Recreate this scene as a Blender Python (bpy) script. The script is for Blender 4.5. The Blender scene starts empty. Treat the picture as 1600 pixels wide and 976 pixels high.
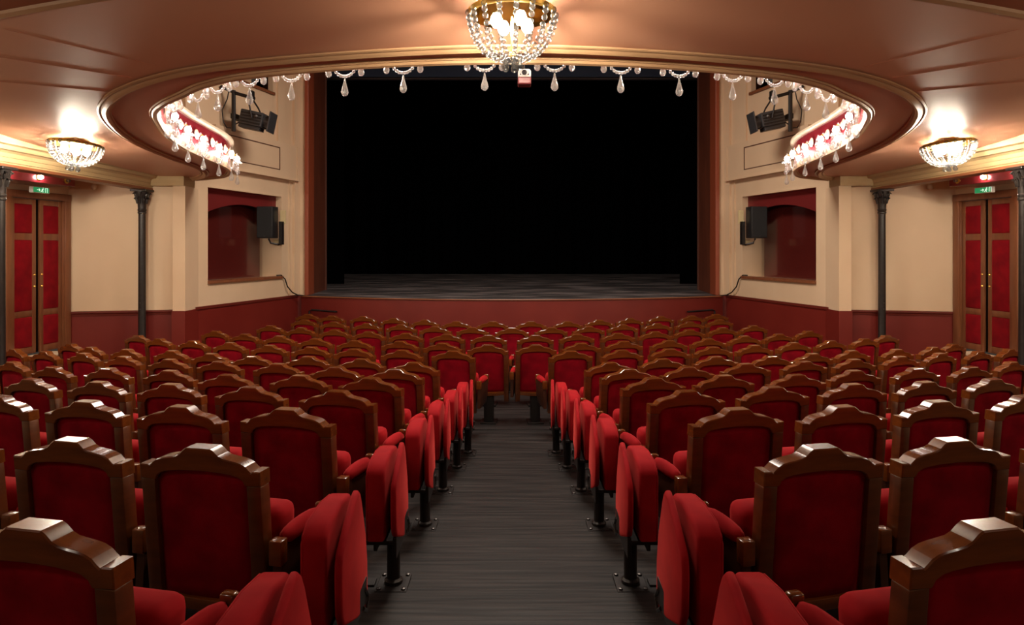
import bpy, bmesh, math, random
from mathutils import Vector, Matrix
random.seed(7)
sc = bpy.context.scene
C = bpy.context.collection
R = math.radians
CZ = 2.21                      # camera eye height above the flat front floor; shapes below are written relative to the eye

# ------------------------------------------------------------------ camera
cam = bpy.data.cameras.new('camera'); camo = bpy.data.objects.new('camera', cam); C.objects.link(camo)
cam.sensor_width = 36; cam.lens = 36 * 1050 / 1600; cam.shift_y = -100 / 1600
cam.clip_start = .05
camo.location = (0, 0, CZ); camo.rotation_euler = (R(90), 0, 0)
sc.camera = camo

# ------------------------------------------------------------------ world, lights, exposure
w = bpy.data.worlds.new('world'); sc.world = w; w.use_nodes = True
w.node_tree.nodes['Background'].inputs[0].default_value = (1, .8, .65, 1)
w.node_tree.nodes['Background'].inputs[1].default_value = .02
sc.view_settings.view_transform = 'Standard'; sc.view_settings.look = 'None'
sc.view_settings.gamma = 1; sc.view_settings.exposure = 0.9
try:
    sc.view_settings.use_curve_mapping = False
    sc.cycles.use_denoising = True
    sc.cycles.max_bounces = 7; sc.cycles.diffuse_bounces = 4; sc.cycles.glossy_bounces = 3
    sc.cycles.transparent_max_bounces = 12; sc.cycles.transmission_bounces = 4
    sc.cycles.sample_clamp_indirect = 4; sc.cycles.use_light_tree = True
    sc.cycles.caustics_reflective = False; sc.cycles.caustics_refractive = False
except Exception: pass
BULB_CH = 430; BULB_PAR = 62
def area(name, loc, rot, size, power, col):
    l = bpy.data.lights.new(name, 'AREA'); l.shape = 'DISK'; l.size = size; l.energy = power; l.color = col
    o = bpy.data.objects.new(name, l); C.objects.link(o); o.location = loc; o.rotation_euler = rot
    return o
# great chandelier of the dome over the stalls, above the picture
area('dome_light', (0, 8.6, 4.6), (0, 0, 0), 2.6, 230, (1, .88, .76))
# unseen fill lamps added behind the camera for the near seat backs
area('rear_lamp', (-3.3, .3, 1.75), (0, 0, 0), .5, 8, (1, .88, .72))
area('rear_lamp', (3.3, .3, 1.75), (0, 0, 0), .5, 8, (1, .88, .72))

def point(name, loc, power, col):
    l = bpy.data.lights.new(name, 'POINT'); l.energy = power; l.color = col; l.shadow_soft_size = .08
    o = bpy.data.objects.new(name, l); C.objects.link(o); o.location = loc
# fill lights added out of view on both sides to brighten the soffit
point('wall_lamp', (-4.9, 2.9, .75), 24, (1, .86, .72)); point('wall_lamp', (4.9, 2.9, .75), 24, (1, .86, .72))
# out-of-frame lamps added over the side aisles to brighten their walls
area('aisle_lamp', (-6.3, 6.0, 1.0), (R(35), 0, 0), .4, 26, (1, .88, .72))
area('aisle_lamp', (6.3, 6.0, 1.0), (R(35), 0, 0), .4, 26, (1, .88, .72))

# ------------------------------------------------------------------ materials
def mat(name, col, rough=.5, metal=0, coat=0, sheen=0, spec=None, noise=None, bump=None, coatr=.1):
    m = bpy.data.materials.new(name); m.use_nodes = True
    nt = m.node_tree; b = nt.nodes['Principled BSDF']
    b.inputs['Base Color'].default_value = (*col, 1); b.inputs['Roughness'].default_value = rough
    b.inputs['Metallic'].default_value = metal; b.inputs['Coat Weight'].default_value = coat
    b.inputs['Coat Roughness'].default_value = coatr
    b.inputs['Sheen Weight'].default_value = sheen
    if sheen:
        b.inputs['Sheen Tint'].default_value = (1, .12, .10, 1); b.inputs['Sheen Roughness'].default_value = .35
    if spec is not None: b.inputs['Specular IOR Level'].default_value = spec
    tc = nt.nodes.new('ShaderNodeTexCoord')
    if noise or bump:
        mp = nt.nodes.new('ShaderNodeMapping'); nt.links.new(tc.outputs['Object'], mp.inputs[0])
    if noise:                                   # (scale xyz, detail, colour 2, contrast low, high)
        s, det, c2, lo, hi = noise
        mp.inputs['Scale'].default_value = s
        n = nt.nodes.new('ShaderNodeTexNoise'); n.inputs['Scale'].default_value = 1; n.inputs['Detail'].default_value = det
        nt.links.new(mp.outputs[0], n.inputs['Vector'])
        r = nt.nodes.new('ShaderNodeValToRGB')
        r.color_ramp.elements[0].position = lo; r.color_ramp.elements[1].position = hi
        r.color_ramp.elements[0].color = (*col, 1); r.color_ramp.elements[1].color = (*c2, 1)
        nt.links.new(n.outputs[0], r.inputs[0]); nt.links.new(r.outputs[0], b.inputs['Base Color'])
        if bump:
            bp = nt.nodes.new('ShaderNodeBump'); bp.inputs['Strength'].default_value = bump; bp.inputs['Distance'].default_value = .01
            nt.links.new(n.outputs[0], bp.inputs['Height']); nt.links.new(bp.outputs[0], b.inputs['Normal'])
    return m
M = {}
M['wood'] = mat('varnished_wood', (.115, .028, .005), .28, coat=.45, noise=((6, 6, 26), 4, (.055, .013, .0025), .3, .72), coatr=.12)  # back posts: recess shade put into a darker wood colour
M['wood_h'] = mat('varnished_rail_wood', (.185, .047, .007), .24, coat=.6, noise=((5, 26, 26), 4, (.105, .026, .005), .3, .72), coatr=.1)
M['dwine'] = mat('door_velvet', (.27, .004, .010), .85, sheen=.3, spec=.15, noise=((6, 6, 6), 3, (.17, .002, .007), .3, .7))
M['darkwood'] = mat('dark_arm_wood', (.045, .013, .005), .4)
M['velvet'] = mat('red_velvet', (.38, .008, .012), .85, sheen=.22, spec=.12, noise=((5, 5, 5), 3, (.26, .004, .009), .35, .7))
M['velvet2'] = mat('red_velvet_back', (.27, .002, .012), .9, sheen=.15, spec=.1, noise=((7, 7, 7), 4, (.15, .001, .006), .35, .7))
M['iron'] = mat('dark_iron', (.018, .014, .013), .45, metal=.4)
M['ironcol'] = mat('painted_cast_iron', (.020, .016, .015), .35, metal=.3, noise=((20, 20, 20), 3, (.032, .026, .023), .4, .8), bump=.2)
M['steel'] = mat('bolt_steel', (.09, .08, .075), .4, metal=.9)
M['floor'] = mat('dark_floor', (.006, .0052, .0052), .5, spec=.3, noise=((1.6, 30, 30), 10, (.040, .033, .031), .36, .74), bump=.25)
M['stage'] = mat('stage_floor', (.034, .030, .031), .5, noise=((1.0, 5, 5), 9, (.26, .22, .22), .45, .78))
M['black'] = mat('black_velour', (.0012, .0012, .0015), 1, spec=0)
M['border'] = mat('night_blue_border', (.030, .042, .070), .9, spec=.1)
M['cream'] = mat('cream_paint', (.68, .50, .33), .6, noise=((1.1, 1.1, .7), 4, (.61, .43, .275), .35, .75))
M['dado'] = mat('oxblood_dado', (.17, .017, .011), .42, noise=((1.5, 1.5, 1.5), 3, (.14, .012, .008), .3, .7))
M['dadotrim'] = mat('dado_trim', (.12, .016, .010), .4)
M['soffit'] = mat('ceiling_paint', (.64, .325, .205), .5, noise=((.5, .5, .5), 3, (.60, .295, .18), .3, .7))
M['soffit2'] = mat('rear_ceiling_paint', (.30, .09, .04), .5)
M['band'] = mat('red_band', (.50, .19, .11), .45)
M['mould'] = mat('ochre_moulding', (.46, .275, .145), .45)
M['beam'] = mat('ochre_beam', (.50, .36, .19), .5, noise=((4, 1, 20), 3, (.44, .31, .155), .3, .7))
M['beamtrim'] = mat('brown_beam_edge', (.22, .075, .03), .5)
M['lacquer'] = mat('wine_lacquer', (.085, .011, .009), .22, coat=.8, coatr=.08)
M['lacquer2'] = mat('wine_spandrel', (.14, .010, .010), .5)
M['parapet'] = mat('parapet_lacquer', (.20, .015, .022), .2, coat=.5)
M['rail'] = mat('cream_rail', (.72, .58, .42), .4)
M['terracotta'] = mat('terracotta_frame', (.26, .055, .022), .45)
M['brown'] = mat('brown_jamb', (.085, .022, .011), .5, noise=((8, 8, 1), 3, (.13, .033, .015), .3, .7))
M['line'] = mat('dark_line', (.09, .03, .018), .6)
M['dwood'] = mat('door_wood', (.24, .085, .035), .4, coat=.25, noise=((12, 12, 2), 4, (.17, .055, .022), .3, .7))
M['brass'] = mat('gilded_brass', (.80, .48, .10), .28, metal=.9)
M['greyblack'] = mat('worn_black_metal', (.035, .034, .036), .4)
M['blackplastic'] = mat('black_plastic', (.012, .012, .013), .45)
M['grille'] = mat('speaker_grille', (.010, .010, .011), .75)
M['white'] = mat('white_plastic', (.75, .72, .68), .4)
M['redbox'] = mat('dark_red_plastic', (.12, .015, .018), .4)
M['plate'] = mat('cream_plate', (.60, .48, .26), .5)
M['nosing'] = mat('pale_nosing', (.62, .5, .36), .5)
def glass_mat(k, kg):
    m = bpy.data.materials.new('crystal_%d' % int(k * 100)); m.use_nodes = True; nt = m.node_tree; nt.nodes.clear()
    out = nt.nodes.new('ShaderNodeOutputMaterial'); t = nt.nodes.new('ShaderNodeBsdfTransparent'); g = nt.nodes.new('ShaderNodeBsdfGlossy')
    d = nt.nodes.new('ShaderNodeBsdfTranslucent'); df = nt.nodes.new('ShaderNodeBsdfDiffuse')
    g.inputs['Roughness'].default_value = .2
    d.inputs[0].default_value = (k, k * .97, k * .95, 1); df.inputs[0].default_value = (k, k * .97, k * .95, 1); g.inputs[0].default_value = (kg, kg, kg, 1); t.inputs[0].default_value = (.97, .96, .95, 1)
    m0 = nt.nodes.new('ShaderNodeMixShader'); m0.inputs[0].default_value = .5
    nt.links.new(d.outputs[0], m0.inputs[1]); nt.links.new(df.outputs[0], m0.inputs[2])
    m1 = nt.nodes.new('ShaderNodeMixShader'); m1.inputs[0].default_value = .55
    nt.links.new(m0.outputs[0], m1.inputs[1]); nt.links.new(g.outputs[0], m1.inputs[2])
    m2 = nt.nodes.new('ShaderNodeMixShader'); lw = nt.nodes.new('ShaderNodeLayerWeight'); lw.inputs[0].default_value = .35
    mr = nt.nodes.new('ShaderNodeMapRange'); mr.inputs[3].default_value = .28; mr.inputs[4].default_value = 1
    nt.links.new(lw.outputs['Facing'], mr.inputs[0]); nt.links.new(mr.outputs[0], m2.inputs[0])
    nt.links.new(t.outputs[0], m2.inputs[1]); nt.links.new(m1.outputs[0], m2.inputs[2])
    nt.links.new(m2.outputs[0], out.inputs[0]); return m
M['crystal'] = glass_mat(.045, .22)  # chandelier crystal darkened to offset the glare of its bulbs
M['crystal_par'] = glass_mat(.62, 1.0)  # same crystal whitened, so drops facing the dark look lit
def emat(name, col, st):
    m = bpy.data.materials.new(name); m.use_nodes = True; b = m.node_tree.nodes['Principled BSDF']
    b.inputs['Base Color'].default_value = (*col, 1)
    b.inputs['Emission Color'].default_value = (*col, 1); b.inputs['Emission Strength'].default_value = st; return m
M['bulb'] = emat('lamp_bulb', (1, .87, .68), BULB_CH)
M['bulb_par'] = emat('parapet_bulb', (1, .90, .80), BULB_PAR)
M['bulb_dim'] = emat('small_lamp', (1, .85, .75), 80)
M['exit_green'] = emat('exit_green', (.03, .38, .14), .25)
M['exit_white'] = emat('exit_white', (.7, .9, .75), .5)

# ------------------------------------------------------------------ mesh helpers
class MB:
    def __init__(s): s.bm = bmesh.new()
    def box(s, x0, x1, y0, y1, z0, z1, bev=0, seg=2, fn=None):
        b = bmesh.new(); bmesh.ops.create_cube(b, size=1)
        for v in b.verts:
            v.co = Vector((x0 + (v.co.x + .5) * (x1 - x0), y0 + (v.co.y + .5) * (y1 - y0), z0 + (v.co.z + .5) * (z1 - z0)))
        if bev: bmesh.ops.bevel(b, geom=b.edges[:], offset=bev, segments=seg, profile=.5, affect='EDGES')
        s.merge(b, fn); return s
    def merge(s, b, fn=None):
        if fn:
            for v in b.verts: v.co = Vector(fn(v.co))
        me = bpy.data.meshes.new('t'); b.to_mesh(me); b.free(); s.bm.from_mesh(me); bpy.data.meshes.remove(me)
    def poly(s, pts, y0, y1, bev=0, seg=2, fn=None):          # outline in (x,z), extruded along y
        b = bmesh.new(); vs = [b.verts.new((p[0], y0, p[1])) for p in pts]; f = b.faces.new(vs)
        r = bmesh.ops.extrude_face_region(b, geom=[f])
        for v in r['geom']:
            if isinstance(v, bmesh.types.BMVert): v.co.y = y1
        bmesh.ops.recalc_face_normals(b, faces=b.faces[:])
        if bev:
            es = [e for e in b.edges if abs(e.verts[0].co.y - e.verts[1].co.y) < 1e-6]
            bmesh.ops.bevel(b, geom=es, offset=bev, segments=seg, profile=.5, affect='EDGES')
        s.merge(b, fn); return s
    def lathe(s, prof, n=16, c=(0, 0, 0), fn=None):            # prof: (r,z)
        b = bmesh.new(); rings = []
        for r, z in prof:
            rings.append([b.verts.new((c[0] + r * math.cos(2 * math.pi * i / n), c[1] + r * math.sin(2 * math.pi * i / n), c[2] + z)) for i in range(n)] if r > 1e-6 else [b.verts.new((c[0], c[1], c[2] + z))])
        for a, d in zip(rings, rings[1:]):
            for i in range(n):
                j = (i + 1) % n
                q = [a[i % len(a)], a[j % len(a)], d[j % len(d)], d[i % len(d)]]
                q2 = []
                for v in q:
                    if v not in q2: q2.append(v)
                if len(q2) > 2:
                    try: b.faces.new(q2)
                    except ValueError: pass
        for rg in (rings[0], rings[-1]):
            if len(rg) > 2:
                try: b.faces.new(rg)
                except ValueError: pass
        bmesh.ops.recalc_face_normals(b, faces=b.faces[:]); s.merge(b, fn); return s
    def ball(s, c, r, u=8, v=6, sz=1):
        b = bmesh.new(); bmesh.ops.create_uvsphere(b, u_segments=u, v_segments=v, radius=r)
        for q in b.verts: q.co = Vector((q.co.x + c[0], q.co.y + c[1], q.co.z * sz + c[2]))
        s.merge(b); return s
    def tube(s, pts, r, n=8, closed=False):
        pts = [Vector(p) for p in pts]; b = bmesh.new(); rings = []; N = len(pts)
        for i, p in enumerate(pts):
            if closed: d = pts[(i + 1) % N] - pts[i - 1]
            else: d = pts[min(i + 1, N - 1)] - pts[max(i - 1, 0)]
            d.normalize(); up = Vector((0, 0, 1)) if abs(d.z) < .9 else Vector((1, 0, 0))
            a = d.cross(up).normalized(); q = d.cross(a).normalized()
            rr = r[i] if isinstance(r, (list, tuple)) else r
            rings.append([b.verts.new(p + a * rr * math.cos(2 * math.pi * k / n) + q * rr * math.sin(2 * math.pi * k / n)) for k in range(n)])
        for i in range(N if closed else N - 1):
            A = rings[i]; B = rings[(i + 1) % N]
            for k in range(n): b.faces.new((A[k], A[(k + 1) % n], B[(k + 1) % n], B[k]))
        if not closed:
            b.faces.new(rings[0]); b.faces.new(rings[-1])
        bmesh.ops.recalc_face_normals(b, faces=b.faces[:]); s.merge(b); return s
    def quads(s, verts, faces):
        b = bmesh.new(); vs = [b.verts.new(v) for v in verts]
        for f in faces: b.faces.new([vs[i] for i in f])
        s.merge(b); return s
    def xf(s, fn):
        for v in s.bm.verts: v.co = Vector(fn(v.co))
        return s
    def build(s, name, m, parent=None, smooth=False, recalc=False):
        if recalc: bmesh.ops.recalc_face_normals(s.bm, faces=s.bm.faces[:])
        me = bpy.data.meshes.new(name); s.bm.to_mesh(me); s.bm.free()
        me.materials.append(M[m] if isinstance(m, str) else m)
        if smooth:
            for p in me.polygons: p.use_smooth = True
            if smooth != 'full':
                try: me.set_sharp_from_angle(angle=R(smooth if smooth is not True else 40))
                except Exception: pass
        o = bpy.data.objects.new(name, me); C.objects.link(o)
        if parent: o.parent = parent
        return o
def empty(name, loc=(0, 0, 0), rz=0):
    o = bpy.data.objects.new(name, None); C.objects.link(o); o.location = loc; o.rotation_euler = (0, 0, rz); o.empty_display_size = .1
    return o
def tag(o, label, cat, group=None):
    o['label'] = label; o['category'] = cat
    if group: o['group'] = group
    return o
def struct(o): o['kind'] = 'structure'; return o
def copy_tree(o, parent=None):
    c = o.copy(); C.objects.link(c); c.parent = parent
    for ch in KIDS.get(o.name, []): copy_tree(ch, c)
    return c
KIDS = {}
def learn(o):
    KIDS[o.name] = list(o.children)
    for c in o.children: learn(c)
def lerp_tab(tab, x):
    if x <= tab[0][0]: return tab[0][1] + (x - tab[0][0]) * (tab[1][1] - tab[0][1]) / (tab[1][0] - tab[0][0])
    for (a, b), (c, d) in zip(tab, tab[1:]):
        if x <= c: return b + (d - b) * (x - a) / (c - a)
    return tab[-1][1]
FL = [(1.7, -1.695), (2.55, -1.75), (3.4, -1.815), (4.25, -1.895), (5.1, -1.977), (5.95, -2.058), (6.8, -2.13), (7.65, -2.168), (8.5, -2.203), (9.35, -2.21), (30, -2.21)]
SOF = [(3.0, 1.755), (4, 1.62), (5, 1.45), (5.5, 1.36), (6, 1.27), (6.6, 1.185), (7.2, 1.135), (8, 1.10), (9.5, 1.075), (12, 1.07)]
def floor(Y): return lerp_tab(FL, Y)
def zs(Y):
    T = SOF
    if Y <= T[0][0] or Y >= T[-1][0]: return lerp_tab(T, Y)
    for i in range(len(T) - 1):
        if Y <= T[i + 1][0]:
            x0, y0 = T[i]; x1, y1 = T[i + 1]; h = x1 - x0; t = (Y - x0) / h
            def sl(k):
                if k == 0 or k == len(T) - 1:
                    a, b = (T[0], T[1]) if k == 0 else (T[-2], T[-1]); return (b[1] - a[1]) / (b[0] - a[0])
                return (T[k + 1][1] - T[k - 1][1]) / (T[k + 1][0] - T[k - 1][0])
            m0, m1 = sl(i) * h, sl(i + 1) * h
            return (2*t**3 - 3*t*t + 1) * y0 + (t**3 - 2*t*t + t) * m0 + (-2*t**3 + 3*t*t) * y1 + (t**3 - t*t) * m1
F = 1050.
def crest(px, py):               # where a back-rest crest one metre above the raked floor stands
    v = py - 388; lo, hi = .8, 14
    for _ in range(50):
        m = (lo + hi) / 2
        if -(floor(m) + 1) / m * F > v: lo = m
        else: hi = m
    return ((px - 800) * lo / F, lo)
def quad_wall(name, P0, P1, z0, z1, m, th=.08, side=1, parent=None):
    d = Vector((P1[0] - P0[0], P1[1] - P0[1])); n = Vector((-d.y, d.x)).normalized() * th * side
    b = MB(); a = []
    for z in (z0, z1):
        a += [(P0[0], P0[1], z), (P1[0], P1[1], z), (P1[0] + n.x, P1[1] + n.y, z), (P0[0] + n.x, P0[1] + n.y, z)]
    b.quads(a, [(0, 1, 2, 3), (4, 5, 6, 7), (0, 1, 5, 4), (1, 2, 6, 5), (2, 3, 7, 6), (3, 0, 4, 7)])
    return b.build(name, m, parent, recalc=True)

# ================================================================== STRUCTURE
# floor (raked, then level)
ys = [-1.6, 0, 1, 1.7, 2.55, 3.4, 4.25, 5.1, 5.95, 6.8, 7.65, 8.5, 9.35, 13.4]
b = MB(); vv = []; ff = []
for y in ys: vv += [(-7.4, y, floor(y)), (7.4, y, floor(y)), (-7.4, y, floor(y) - .2), (7.4, y, floor(y) - .2)]
for i in range(len(ys) - 1):
    a = i * 4; c = a + 4; ff += [(a, a + 1, c + 1, c), (a + 2, c + 2, c + 3, a + 3), (a, c, c + 2, a + 2), (a + 1, a + 3, c + 3, c + 1)]
b.quads(vv, ff); fl = struct(b.build('floor', 'floor', recalc=True))
# a shallow nosing strip where the raked aisle meets the front stalls
struct(MB().box(-1.1, 1.1, 8.08, 8.12, floor(8.1) + .0, floor(8.1) + .012, .003).build('trim_1', 'iron'))

# side walls of the hall, both sides
def mirror_x(P, s): return (P[0] * -s, P[1])
for s, side in ((1, 'left'), (-1, 'right')):
    q = lambda x, y: (x * s, y)
    # polyline (as on the left): door wall, rear-facing wall, pilaster, splay to the proscenium
    D0, D1 = (-7.35, 4.6), (-6.47, 9.8)
    D1 = (-6.47, 9.80); Dn = (-6.61, 8.80); D0 = (-7.2, 4.6)
    W1 = (-5.0, 10.14)
    def seg(nm, A, B, zd, th=.08):
        o = quad_wall('wall_' + side + nm, q(*A), q(*B), zd, 5.2, 'cream', th, s); struct(o)
        o2 = quad_wall('wall_' + side + nm + '_dado', q(*A), q(*B), -2.4, zd, 'dado', th, s); struct(o2)
        A2, B2 = Vector(q(*A)), Vector(q(*B)); d = (B2 - A2).normalized(); n = Vector((d.y, -d.x)) * s
        t = MB(); pr = [(0, -.055), (.012, -.055), (.016, -.03), (.03, -.012), (.03, .012), (0, .016)]; vs = []; fs = []
        for P in (A2, B2):
            for (o_, z_) in pr: vs.append((P.x + n.x * o_, P.y + n.y * o_, zd + z_))
        k = len(pr)
        for i in range(k): fs.append((i, (i + 1) % k, k + (i + 1) % k, k + i))
        t.quads(vs, fs); struct(t.build('trim_' + ('2' if side == 'left' else '3'), 'dadotrim', recalc=True))
    seg('_side', (-7.2, 4.6), (-6.61, 8.74), -.94)
    seg('_front', (-6.47, 9.80), W1, -.935)
    # over the door
    struct(quad_wall('wall_%s_over_door' % side, q(-6.61, 8.74), q(-6.47, 9.80), .76, 5.2, 'cream', .08, s))
    # pilaster
    struct(MB().box(*sorted((-5.05 * s, -4.865 * s)), 10.0, 10.45, -.93, .93).build('trim_4', 'cream'))
    struct(MB().box(*sorted((-5.06 * s, -4.862 * s)), 9.99, 10.44, -2.3, -.93).build('trim_5', 'dado'))
    # rear enclosure
    struct(quad_wall('wall_%s_rear' % side, q(-5.6, -1.6), q(-7.2, 4.6), -2, 3.2, 'cream', .08, s))

    # ---- splay wall with the two openings
    A = Vector(q(-4.93, 10.15)); B = Vector(q(-4.2, 13.2)); d = (B - A); L = d.length; d.normalize(); n = Vector((d.y, -d.x)) * s   # n towards the hall
    def P(t, z, o=0): return (A.x + d.x * t + n.x * o, A.y + d.y * t + n.y * o, z)
    def sbox(mb, t0, t1, z0, z1, o0, o1):
        a = [P(t, z, o) for z in (z0, z1) for (t, o) in ((t0, o0), (t1, o0), (t1, o1), (t0, o1))]
        mb.quads(a, [(0, 1, 2, 3), (4, 5, 6, 7), (0, 1, 5, 4), (1, 2, 6, 5), (2, 3, 7, 6), (3, 0, 4, 7)]); return mb
    T0, T1 = .50, 2.56            # lower opening
    U0, U1 = .2, 2.28             # upper opening
    Lx = L
    zb = -.915
    mb = MB()
    sbox(mb, 0, Lx, zb, -.53, -.1, 0); sbox(mb, 0, T0, -.53, .97, -.1, 0); sbox(mb, T1, Lx, -.53, .97, -.1, 0)
    sbox(mb, 0, Lx, .97, 2.84, -.1, 0); sbox(mb, U1, Lx, 2.84, 5.2, -.1, 0); sbox(mb, 0, U0, 2.84, 5.2, -.1, 0)
    struct(mb.build('wall_%s_splay' % side, 'cream', recalc=True))
    struct(sbox(MB(), 0, Lx, -2.4, zb, -.1, .004).build('wall_%s_splay_dado' % side, 'dado', recalc=True))
    struct(sbox(MB(), 0, Lx, zb - .03, zb + .012, -.05, .022).build('trim_6', 'dadotrim', recalc=True))
    # lower opening: niche
    mb = MB(); sbox(mb, T0 - .02, T1 + .02, -.6, -.53, -.7, -.1); sbox(mb, T0 - .02, T1 + .02, .97, 1.02, -.7, -.1)
    sbox(mb, T1, T1 + .05, -.53, .97, -.7, -.1); sbox(mb, T0 - .05, T0, -.53, .97, -.7, -.1)
    sbox(mb, 1.9, T1, -.53, .97, -.72, -.62)
    struct(mb.build('wall_%s_niche' % side, 'cream', recalc=True))
    niche = struct(empty('wall_%s_niche_panel' % side, (*A, 0)))
    def lo(o): o.parent = niche; o.location = (-A.x, -A.y, 0); return o
    lo(sbox(MB(), T0, 2.42, -.53, .97, -.42, -.37).build('back_panel', 'lacquer', recalc=True))
    # arched spandrel over it
    pts = []; t0, t1 = T0, T1
    for i in range(21):
        f = i / 20; t = t0 + (t1 - t0) * f
        pts.append((t, .52 + .24 * math.sin(math.pi * min(1, max(0, (f * .92 + .0)))) ** .8 - (.13 * max(0, f - .75) / .25)))
    vs = []; fs = []
    for (t, z) in pts:
        vs += [P(t, z, -.16), P(t, .97, -.16), P(t, z, -.12), P(t, .97, -.12)]
    for i in range(20):
        a = i * 4; c = a + 4; fs += [(a, c, c + 1, a + 1), (a + 2, a + 3, c + 3, c + 2), (a, a + 2, c + 2, c), (a + 1, c + 1, c + 3, a + 3)]
    lo(MB().quads(vs, fs).build('arched_spandrel', 'lacquer2', recalc=True))
    lg = sbox(MB(), T0 - .005, T1 + .01, -.56, -.515, -.14, .035).build('trim_18', 'dwood', recalc=True)
    struct(lg)
    # belt box (parapet of the stage box) with incised panel
    struct(sbox(MB(), .6, 2.97, 1.32, 1.98, 0, .07).build('trim_7', 'cream', recalc=True))
    struct(sbox(MB(), 2.97, 3.03, 1.32, 1.96, 0, .085).build('trim_8', 'cream', recalc=True))
    struct(sbox(MB(), .6, 3.03, 1.300, 1.325, 0, .095).build('trim_9', 'cream', recalc=True))
    mb = MB(); e = .008
    for (a0, a1, z0, z1) in ((.9, 2.4, 1.857, 1.875), (.9, 2.4, 1.455, 1.470), (2.375, 2.4, 1.455, 1.875), (.9, .91, 1.455, 1.875)):
        sbox(mb, a0, a1, z0, z1, .068, .074)
    struct(mb.build('trim_10', 'line', recalc=True))
    # vertical pilaster strips beside the proscenium
    struct(sbox(MB(), 2.80, 2.83, -.9, 1.3, 0, .02).build('trim_11', 'cream', recalc=True))
    struct(sbox(MB(), 2.93, 3.12, -.9, 5.2, -.02, .05).build('trim_12', 'cream', recalc=True))
    struct(sbox(MB(), 2.40, 2.62, 1.98, 5.2, -.02, .03).build('trim_11', 'cream', recalc=True))
    # upper opening
    lg = sbox(MB(), 1.2, U1 + .03, 2.82, 2.87, -.12, .03).build('trim_19', 'dwood', recalc=True)
    struct(lg)
    mb = MB(); sbox(mb, U0, U1 - .28, 2.84, 5.2, -.8, -.75); sbox(mb, U0, U1, 2.7, 2.84, -.8, -.1)
    struct(mb.build('wall_%s_upper_recess' % side, 'black', recalc=True))
    mb = MB(); sbox(mb, U1 - .28, U1, 2.84, 5.2, -.5, -.45); struct(mb.build('trim_13', 'cream', recalc=True))
    # proscenium strip, terracotta frame and brown reveal
    struct(MB().box(*sorted((-4.26 * s, -4.05 * s)), 13.18, 13.5, -.92, 5.2).build('wall_%s_proscenium' % side, 'cream'))
    struct(MB().box(*sorted((-4.27 * s, -4.04 * s)), 13.17, 13.5, -2.4, -.915).build('wall_%s_proscenium_dado' % side, 'dado'))
    struct(MB().box(*sorted((-4.05 * s, -3.975 * s)), 13.12, 13.5, -.915, 5.2, .01).build('trim_14', 'terracotta'))
    struct(MB().box(*sorted((-5.0 * s, -3.985 * s)), 13.5, 14.35, -.99, 5.2).build('trim_15', 'brown'))
    struct(MB().box(*sorted((-4.1 * s, -3.965 * s)), 14.35, 14.40, -.99, 5.2).build('trim_16', 'line'))

# stage: curved apron, raked boards, black house
apr = []
N = 40
for i in range(N + 1):
    x = -4.1 + 8.2 * i / N; apr.append((x, 12.12 + .95 * (abs(x) / 4.1) ** 2.2))
zst = lambda y: -.925 + .024 * (y - 12.1)
b = MB(); vs = []; fs = []
for x, y in apr: vs += [(x, y, zst(12.1) + .004), (x, 20, zst(20)), ]
for i in range(N): fs.append((i * 2, i * 2 + 2, i * 2 + 3, i * 2 + 1))
vs2 = [(v[0] * (1.3 if v[1] > 15 else 1), v[1], v[2]) for v in vs]
b.quads(vs2, fs)
st = struct(b.build('floor_stage', 'stage', recalc=True))
b = MB(); vs = []; fs = []
for x, y in apr: vs += [(x, y + .0, -2.4), (x, y, zst(12.1) - .012)]
for i in range(N): fs.append((i * 2, i * 2 + 2, i * 2 + 3, i * 2 + 1))
b.quads(vs, fs); struct(b.build('wall_stage_front', 'dado', recalc=True))
struct(MB().tube([(x, y - .006, zst(12.1) - .002) for x, y in apr], .014, 6).build('trim_17', 'beamtrim'))
# stage house
for s in (1, -1):
    struct(MB().box(*sorted((-5.5 * s, -5.4 * s)), 14.4, 20.2, -1.2, 5.2).build('wall_stage_' + ('left' if s == 1 else 'right'), 'black'))
    t = MB().box(*sorted((-4.95 * s, -4.0 * s)), 16, 16.03, -.84, 5.1).build('masking_curtain', 'black')
    tag(t, 'black masking curtain just inside the %s edge of the stage' % ('left' if s == 1 else 'right'), 'curtain')
# back curtain with folds
b = MB(); vs = []; fs = []
for i in range(121):
    x = -5.4 + 10.8 * i / 120; y = 19.4 + .08 * math.sin(i * 1.1); vs += [(x, y, zst(19.4) + .01), (x, y, 5.1)]
for i in range(120): fs.append((i * 2, i * 2 + 2, i * 2 + 3, i * 2 + 1))
tag(b.quads(vs, fs).build('stage_curtain', 'black'), 'black curtain closing the rear of the empty stage', 'curtain')
tag(MB().box(-4.9, 4.9, 14.9, 14.95, 3.73, 5.2).build('stage_border', 'border'), 'night-blue cloth border across the top of the stage opening', 'curtain')
MB().tube([(-4.9, 14.88, 3.76), (4.9, 14.88, 3.76)], .035, 8).build('batten_pipe', 'ironcol', bpy.data.objects['stage_border'], smooth=30)
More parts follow.
